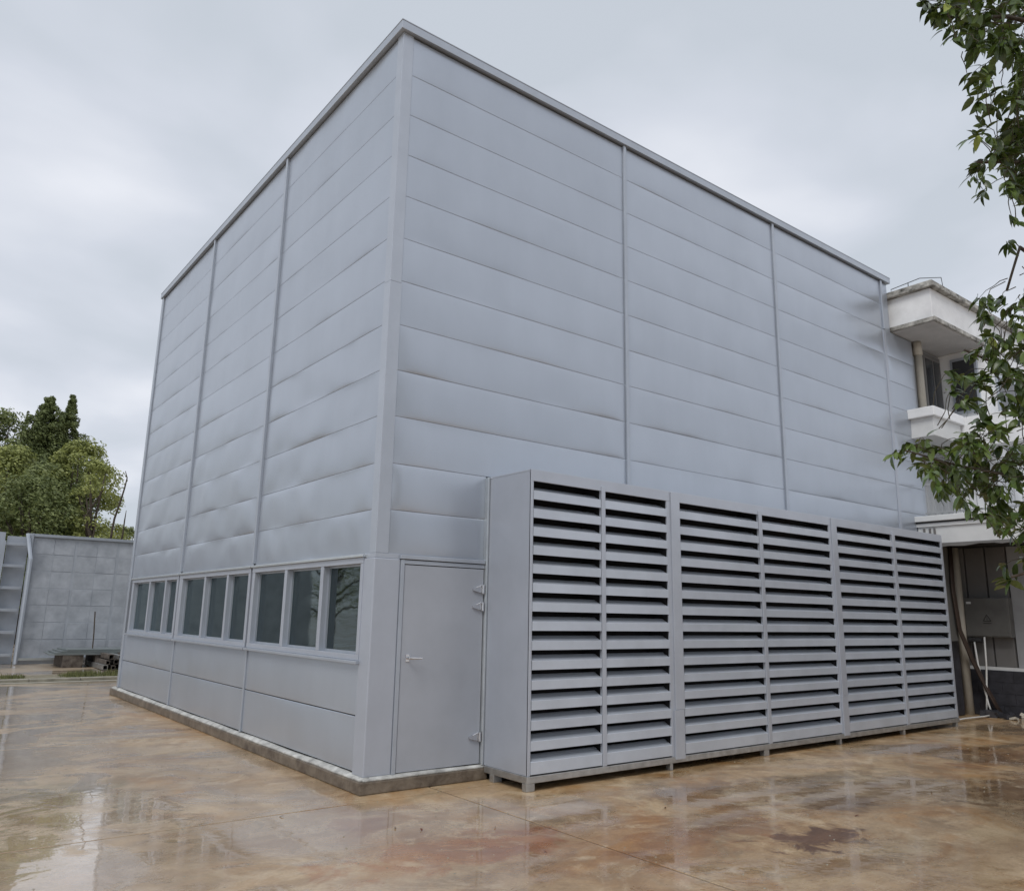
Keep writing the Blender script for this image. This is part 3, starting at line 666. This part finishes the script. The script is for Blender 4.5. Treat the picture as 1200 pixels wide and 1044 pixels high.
# stacked steel
st = empty('steel_sheet_stack', (1.5, 18.5, 0), 'low stack of grey steel sheets on dark bearers before the screen', 'steel stack')
for k in range(4): Bx(.0 + k * .12, 4.2, 18.0 + k * .1, 19.6, .335 + k * .036, .365 + k * .036, rot=Matrix.Rotation(R(2 * k - 3), 3, 'Z')).build('sheet', SHEET, st)
for x in (.3, 1.1, 2.1, 3.2): Bx(x, x + .5, 18.1, 19.5, 0, .33).build('bearer', RUSTS, st)
bm_ = None; q = 0
for j in range(3):
    for i in range(5 - j):
        x = 1.05 + i * .22 + j * .08; z = .01 + j * .13
        mb = MB(); L_ = 2.2 + random.uniform(-.2, .3); y0 = 16.85 + random.uniform(-.1, .15)
        s_ = .10 if (i + j) % 2 else .12; t_ = .012
        for (a, b, c, d) in ((0, s_, 0, t_), (0, s_, s_ - t_, s_), (0, t_, t_, s_ - t_), (s_ - t_, s_, t_, s_ - t_)): mb.box(x + a, x + b, y0, y0 + L_, z + c, z + d)
        o = mb.build('steel_tube', GALV if (i + j) % 3 == 0 else RUSTS)
        rows = ('bottom', 'middle', 'top')
        tag(o, 'square steel tube in the rusty pile by the enclosure, %s row, %s from the left' % (rows[j], ('first', 'second', 'third', 'fourth', 'fifth')[i]), 'steel tube', 'square steel tubes piled by the enclosure')
tag(MB().tube([(1.15, 18.9, .3), (1.13, 18.9, .9), (1.1, 18.95, 1.5)], .018, 5).build('thin_stick', BARK), 'thin dark stick leaning on the grey screen above the sheets', 'stick')

# ------------------------------------------------------------------ far trees
def far_tree(name, px, py_top, dist, width, label, m, kind, seed, nleaf=9000, group='trees behind the grey screen', zlow=1.5):
    rn = random.Random(seed); top = at(px, py_top, dist); base = Vector((top.x, top.y, 0)); H = top.z
    T = empty(name, base, label, 'tree', group)
    tb = MB(); pts = [base + Vector((rn.uniform(-.1, .1) * k, rn.uniform(-.1, .1) * k, H * .84 * k / 5)) for k in range(6)]
    tb.tube(pts, [.22, .18, .14, .10, .06, .02], 8)
    cl = []
    if kind == 'conifer':
        z = H * .2
        while z < H * .99:
            t_ = (z - H * .2) / (H * .8); rr = width * (1 - t_) ** .95 + .05
            for k in range(9):
                a = rn.uniform(0, 6.28); r2 = rr * rn.uniform(.2, 1.1) * (1 + .3 * math.sin(z * 2.1 + seed)); cl.append((base + Vector((r2 * math.cos(a), r2 * math.sin(a), z + rn.uniform(-.3, .3) - r2 * .12)), (.32 * (1 - t_) + .05) * width / 2, 1.1))
            z += H * .011
    else:
        n = 95
        for k in range(n):
            a = rn.uniform(0, 6.28); t_ = rn.uniform(0, 1); z = zlow + (H - zlow) * t_
            rr = width * math.sqrt(max(.05, 1 - (2 * (t_ ** 1.15) - .85) ** 2 * .85)) * rn.uniform(.45, 1.05)
            cl.append((base + Vector((rr * math.cos(a), rr * math.sin(a), min(z, H - .3))), rn.uniform(.45, 1.0) * width / 2.3, .7))
            if k % 4 == 0:
                mid = base + Vector((0, 0, max(zlow * .6, z * .6))); tb.tube([mid, mid.lerp(cl[-1][0], .5) + Vector((0, 0, .25)), cl[-1][0]], [.07, .05, .015], 5)
    tb.build('trunk', BARK, T, smooth=True)
    cr_ = MB(); V = []; F = []
    for k in range(nleaf):
        c, r_, fl = cl[rn.randrange(len(cl))]
        d = Vector((rn.gauss(0, 1), rn.gauss(0, 1), rn.gauss(0, 1))).normalized() * r_ * rn.uniform(.55, 1.08); d.z *= fl
        p = c + d; s_ = rn.uniform(.045, .10) * (1.0 if kind != 'conifer' else .8) * dist / 40
        nn = (d.normalized() + Vector((rn.gauss(0, .6), rn.gauss(0, .6), rn.gauss(0, .6) + .4))).normalized()
        u = nn.cross(Vector((rn.random(), rn.random(), rn.random() + .1))).normalized(); v = nn.cross(u); b = len(V)
        V += [p - u * s_, p + v * s_ * .55, p + u * s_ * 1.2, p - v * s_ * .55]; F.append((b, b + 1, b + 2, b + 3))
    cr_.v = V; cr_.f = F; cr_.build('crown', m, T, smooth='open', org=base)
far_tree('cypress_tree', 60, 466, 46, 4.6, 'broad pointed conifer, left of the two sharp tips above the screen', LFAR2, 'conifer', 1, 60000)
far_tree('cypress_tree', 86, 464, 47, 3.4, 'pointed conifer, right and slimmer of the two sharp tips', LFAR2, 'conifer', 2, 34000)
far_tree('cypress_tree', 33, 482, 48, 1.1, 'thin wispy grey-green tree between the left edge and the conifers', LFAR3, 'conifer', 3, 4500)
far_tree('broadleaf_tree', 6, 480, 44, 1.9, 'loose grey-green tree at the left edge rising behind the rest', LFAR3, 'leaf', 4, 11000)
far_tree('broadleaf_tree', 12, 525, 39, 2.3, 'yellow-green bushy tree at the left edge in front', LFAR1, 'leaf', 5, 24000)
far_tree('broadleaf_tree', 62, 546, 38, 2.0, 'full mid-green tree in the middle below the pointed conifers', LFAR3, 'leaf', 6, 24000)
far_tree('broadleaf_tree', 100, 518, 39, 1.85, 'yellowing airy tree at the right end of the tree group', LFAR1, 'leaf', 7, 20000)
far_tree('broadleaf_tree', 119, 538, 37, 1.25, 'sparse light tree, last before the bare sapling', LFAR1, 'leaf', 17, 6500)
far_tree('broadleaf_tree', 40, 560, 36, 1.9, 'low olive-green tree just above the screen top', LFAR3, 'leaf', 8, 16000)
for i, (x, y, h, wd_, mm, kk) in enumerate(((-8, 33, 9.5, 2.6, LFAR3, 'leaf'), (-14, 31, 8.0, 2.8, LFAR1, 'leaf'), (-21, 36, 12, 3.4, LFAR2, 'conifer'), (-30, 30, 9, 3.5, LFAR3, 'leaf'), (-40, 26, 10, 4, LFAR1, 'leaf'))):  # unseen trees, added to give the windows and left wall varied reflections
    pj = Vector((x, y, h)) - CAM; dz = pj.dot(AZ)
    far_tree('broadleaf_tree' if kk == 'leaf' else 'cypress_tree', 600 + FOC * pj.dot(AX) / dz, 522 + FOC * pj.dot(AY) / dz, dz, wd_, ('rounded green tree', 'bushy yellowish tree', 'tall dark conifer', 'wide green tree', 'wide yellowish tree')[i] + ' added further along the row, unseen left of the frame, for reflections', mm, kk, 50 + i, 9000)
far_tree('shrub', 150, 618, 60, 1.4, 'small dark bush peeping over the screen beside the enclosure', LFAR2, 'leaf', 9, 3000)
sp_ = empty('bare_sapling', at(133, 600, 30).to_2d().to_3d(), 'leafless thin sapling beside the airy yellowing tree', 'tree')
mb = MB(); 
p = [at(128, 640, 30), at(134, 608, 30), at(141, 588, 30), at(146, 572, 30), at(149, 560, 30), at(147, 552, 30)]
p = [Vector((p[0].x, p[0].y, 0))] + p; mb.tube(p, [.06, .045, .04, .035, .03, .022, .012], 6); mb.build('trunk', BARK, sp_)
p = [at(141, 638, 30), at(144, 625, 30), at(146, 610, 30), at(148, 598, 30)]; p = [Vector((p[0].x, p[0].y, 0))] + p
MB().tube(p, [.05, .035, .03, .025, .01], 6).build('stem', BARK, sp_)

# ------------------------------------------------------------------ foreground tree
rt = random.Random(21)
root = Vector((2.75, -6.25, 0))
ft = empty('evergreen_tree', root, 'glossy-leaved evergreen tree reaching in from the right with dark drooping leaves', 'tree')
tk = MB(); trunk = [root, root + Vector((-.05, .03, 1.0)), root + Vector((-.12, .1, 2.2)), root + Vector((-.1, .15, 3.4)), root + Vector((-.2, .2, 4.6)), root + Vector((-.25, .3, 5.6))]
tk.tube(trunk, [.15, .13, .115, .095, .07, .03], 12)
tk.build('trunk', BARK, ft, smooth=True)
LIMBS = [[trunk[1], at(1400, 640, 4.7), at(1290, 590, 4.6), at(1200, 560, 4.6), at(1120, 545, 4.55), at(1062, 528, 4.5)],
         [trunk[2], at(1420, 520, 4.9), at(1300, 470, 4.9), at(1200, 440, 4.8), at(1130, 410, 4.75)],
         [trunk[2], at(1400, 600, 4.3), at(1300, 640, 4.2), at(1240, 660, 4.25), at(1185, 676, 4.3)],
         [trunk[3], at(1400, 300, 4.8), at(1280, 230, 4.6), at(1200, 190, 4.5), at(1145, 190, 4.5)],
         [trunk[4], at(1380, 100, 4.6), at(1270, 40, 4.5), at(1180, 20, 4.5), at(1100, 20, 4.5)],
         [trunk[3], at(1380, 420, 4.6), at(1270, 340, 4.6), at(1195, 290, 4.55), at(1180, 340, 4.5)],
         [trunk[4], at(1450, -200, 5.2), at(1300, -300, 5), at(1180, -200, 4.9), at(1120, -80, 4.8)]]
for L_ in LIMBS: MB().tube(L_, [.045, .034, .02, .011, .007, .004][:len(L_)], 7).build('limb', BARK, ft, smooth=True)
import bisect
BND = [(-420, 1150), (-250, 1090), (-60, 1075), (0, 1068), (25, 1085), (60, 1122), (100, 1130), (118, 1130), (128, 1160), (140, 1160), (150, 1128), (200, 1125), (230, 1138), (248, 1172), (320, 1186), (345, 1165), (355, 1140), (395, 1138), (425, 1118), (445, 1104), (470, 1118), (490, 1135), (500, 1100), (508, 1058), (520, 1042), (545, 1040), (558, 1065), (580, 1095), (605, 1125), (622, 1168), (645, 1200), (655, 1172), (700, 1165), (712, 1300), (800, 1400)]
def bnd(y):
    ks = [b[0] for b in BND]; i = max(1, min(len(BND) - 1, bisect.bisect(ks, y))); (y0, x0), (y1, x1) = BND[i - 1], BND[i]
    t_ = (y - y0) / (y1 - y0); return x0 + (x1 - x0) * max(0, min(1, t_))
limbpts = [L_[i].lerp(L_[i + 1], k / 8) for L_ in LIMBS for i in range(1, len(L_) - 1) for k in range(8)]
twigs = MB(); leaves = []
def leaf_at(p, d, size):
    dn = (d + Vector((rt.gauss(0, .25), rt.gauss(0, .25), rt.gauss(0, .2) - .5))).normalized()
    up = Vector((rt.gauss(0, .5), rt.gauss(0, .5), 1)); side = dn.cross(up).normalized(); nrm = side.cross(dn).normalized()
    leaves.append((Matrix(((side.x, dn.x, nrm.x), (side.y, dn.y, nrm.y), (side.z, dn.z, nrm.z))), p, size))
def spray(c, n, size):
    qs = sorted(limbpts, key=lambda l: (l - c).length_squared)[:14]; q = rt.choice(qs); L_ = (q - c).length
    if L_ > .22: q = c + (q - c) * (.22 / L_)
    mid = q.lerp(c, .55) + Vector((rt.uniform(-.02, .02), rt.uniform(-.02, .02), .02 + rt.uniform(0, .02)))
    m0 = q.lerp(mid, .5) + Vector((rt.gauss(0, .012), rt.gauss(0, .012), rt.gauss(0, .012)))
    twigs.tube([q, m0, mid, mid.lerp(c, .5) + Vector((0, 0, .012)), c], [.003, .0026, .0022, .0018, .0012], 5, cap=False)
    dr = (c - mid).normalized()
    for k in range(n):
        f = rt.uniform(.35, 1.0); p = mid.lerp(c, f) + Vector((rt.gauss(0, .008), rt.gauss(0, .008), rt.gauss(0, .008)))
        a = rt.uniform(0, 6.28); u = dr.cross(Vector((0, 0, 1))).normalized(); v = dr.cross(u)
        d = dr * rt.uniform(.2, 1.0) + (u * math.cos(a) + v * math.sin(a)) * .9
        leaf_at(p, d, size * rt.uniform(.5, 1.18))
cnt = 0
while cnt < 1060:
    y = rt.uniform(-420, 700); x = rt.uniform(1030, 1620)
    if rt.random() < .55: x = rt.uniform(1030, 1260); y = rt.uniform(-20, 660)
    edge = x - (bnd(y) + 10)
    if edge < 0: continue
    if edge < 35 and rt.random() < .35: continue
    if 245 < y < 345 and x < 1235 and rt.random() < .8: continue
    if y > 650 and (x < 1250 and rt.random() < .8): continue
    d = 4.6 + rt.gauss(0, .28); c = at(x, y, d); spray(c, rt.randint(7, 11), (.090 if y < 330 else .086)); cnt += 1
for (x, y) in ((1038, 538), (1052, 525), (1068, 548), (1105, 440), (1080, 530), (1110, 460), (1140, 355), (1150, 362), (1072, 4), (1085, 14), (1095, 22), (1078, 8), (1130, 105), (1135, 165), (1132, 215), (1140, 235), (1175, 290), (1182, 270), (1172, 688), (1190, 660), (1168, 668)):
    spray(at(x + 6, y - 4, 4.5 + rt.uniform(-.1, .1)), 7, .095)
tb = twigs.build('twigs', TWIG, ft, smooth='open'); tb['kind'] = 'stuff'
# leaf shape: folded, curved blade
def leafverts():
    prof = [(0, 0), (.13, .14), (.20, .36), (.19, .60), (.11, .82), (0, 1.0)]
    vs = []; fs = []
    for i, (w_, t_) in enumerate(prof):
        z = -.30 * t_ * t_
        if i == 0 or i == len(prof) - 1: vs.append((0, t_, z))
        else: vs += [(-w_, t_, z + w_ * .22), (0, t_, z), (w_, t_, z + w_ * .22)]
    fs = [(0, 2, 1), (0, 3, 2)]
    for i in range(3): b = 1 + i * 3; fs += [(b, b + 1, b + 4, b + 3), (b + 1, b + 2, b + 5, b + 4)]
    fs += [(10, 11, 13), (11, 12, 13)]
    return [Vector(v) for v in vs], fs
LV, LF = leafverts()
def scrn(p):
    q = p - CAM; z = q.dot(AZ); return 600 + FOC * q.dot(AX) / z, 522 + FOC * q.dot(AY) / z, z
vis = []; rest = []
for lf in leaves:
    x, y, z = scrn(lf[1])
    (vis if (x < 1196 and 0 < y < 1044) else rest).append((lf, (lf[2] / z) * (1.25 if x - bnd(y) < 40 else 1)))
vis.sort(key=lambda q: -q[1]); single = vis[:300]; rest += vis[300:]
lm = bpy.data.meshes.new('leaf'); lm.from_pydata([tuple(v) for v in LV], [], LF); lm.materials.append(LEAFO); lm.polygons.foreach_set('use_smooth', [True] * len(lm.polygons))
ly = lm.copy(); ly.materials.clear(); ly.materials.append(LEAFY)
for i, ((M_, p, s_), _) in enumerate(single):
    o = bpy.data.objects.new('leaf', ly if i % 60 == 7 else lm); col.objects.link(o); o.parent = ft
    if i % 60 == 7: o['label'] = 'yellowing leaf'
    o.matrix_local = Matrix.Translation(p - root) @ M_.to_4x4() @ Matrix.Scale(s_, 4)
fb = MB(); V = []; F = []
for (M_, p, s_), _ in rest:
    b = len(V); V += [p + M_ @ (v * s_) for v in LV]; F += [tuple(b + i for i in f) for f in LF]
fb.v = V; fb.f = F; fo = fb.build('foliage', LEAF, ft, smooth='open', org=root); fo['kind'] = 'stuff'
print('leaves', len(leaves), len(vis))

# fallen leaves on the wet yard
rf = random.Random(5)
spots = [(-.35, -1.2), (-.2, -1.33), (1.3, -.95), (2.9, -2.2), (.3, -1.6), (-.9, -.4), (1.9, -1.9), (4.6, -2.9), (6.2, -1.6), (-1.8, 1.2), (3.1, -3.0), (.2, -2.3)]
lr = lm.copy(); lr.materials.clear(); lr.materials.append(LEAFR)
words = ['on the red stain before the plinth corner', 'just below the red stain before the plinth corner', 'right in front of the first louvre foot', 'on the pale concrete before the second louvre housing', 'in the foreground left of the joint line', 'left of the plinth corner, beside the wall reflection', 'just right of the joint line below the louvres', 'beside the dark purple stain, on its right', 'before the far louvre housing', 'furthest left, in the wall reflection', 'on the dark purple stain', 'nearest the bottom edge, left of the joint line']
for (x, y), wd in zip(spots, words):
    o = bpy.data.objects.new('fallen_leaf', lr); col.objects.link(o); o.location = (x, y, .012); s_ = rf.uniform(.03, .055); o.scale = (s_,) * 3; o.rotation_euler = (rf.uniform(-.1, .1), rf.uniform(-.1, .1), rf.uniform(0, 6))
    tag(o, 'small reddish-brown leaf ' + wd, 'fallen leaf', 'fallen leaves on the yard')
gb = MB(); rg_ = random.Random(77)
for k in range(900):
    x = rg_.uniform(-4.5, 9); y = rg_.uniform(-5.2, -.2) if x > -.3 else rg_.uniform(-5, 7)
    if -.12 < x < 1.4 and y > -.12: continue
    if x > 1.25 and y > -.7: continue
    if x > -.15 and y > -.12: continue
    q = rg_.uniform(.003, .009); a = rg_.uniform(0, 3)
    vs = [(x + q * math.cos(a + j * 1.571) * (1 + .4 * (j % 2)), y + q * math.sin(a + j * 1.571), .0005) for j in range(4)] + [(x, y, q * .9)]
    gb.add(vs, [(0, 1, 4), (1, 2, 4), (2, 3, 4), (3, 0, 4)])
tag(gb.build('grit', KERB, smooth='open'), 'fine grit scattered over the wet yard', 'grit', kind='stuff')
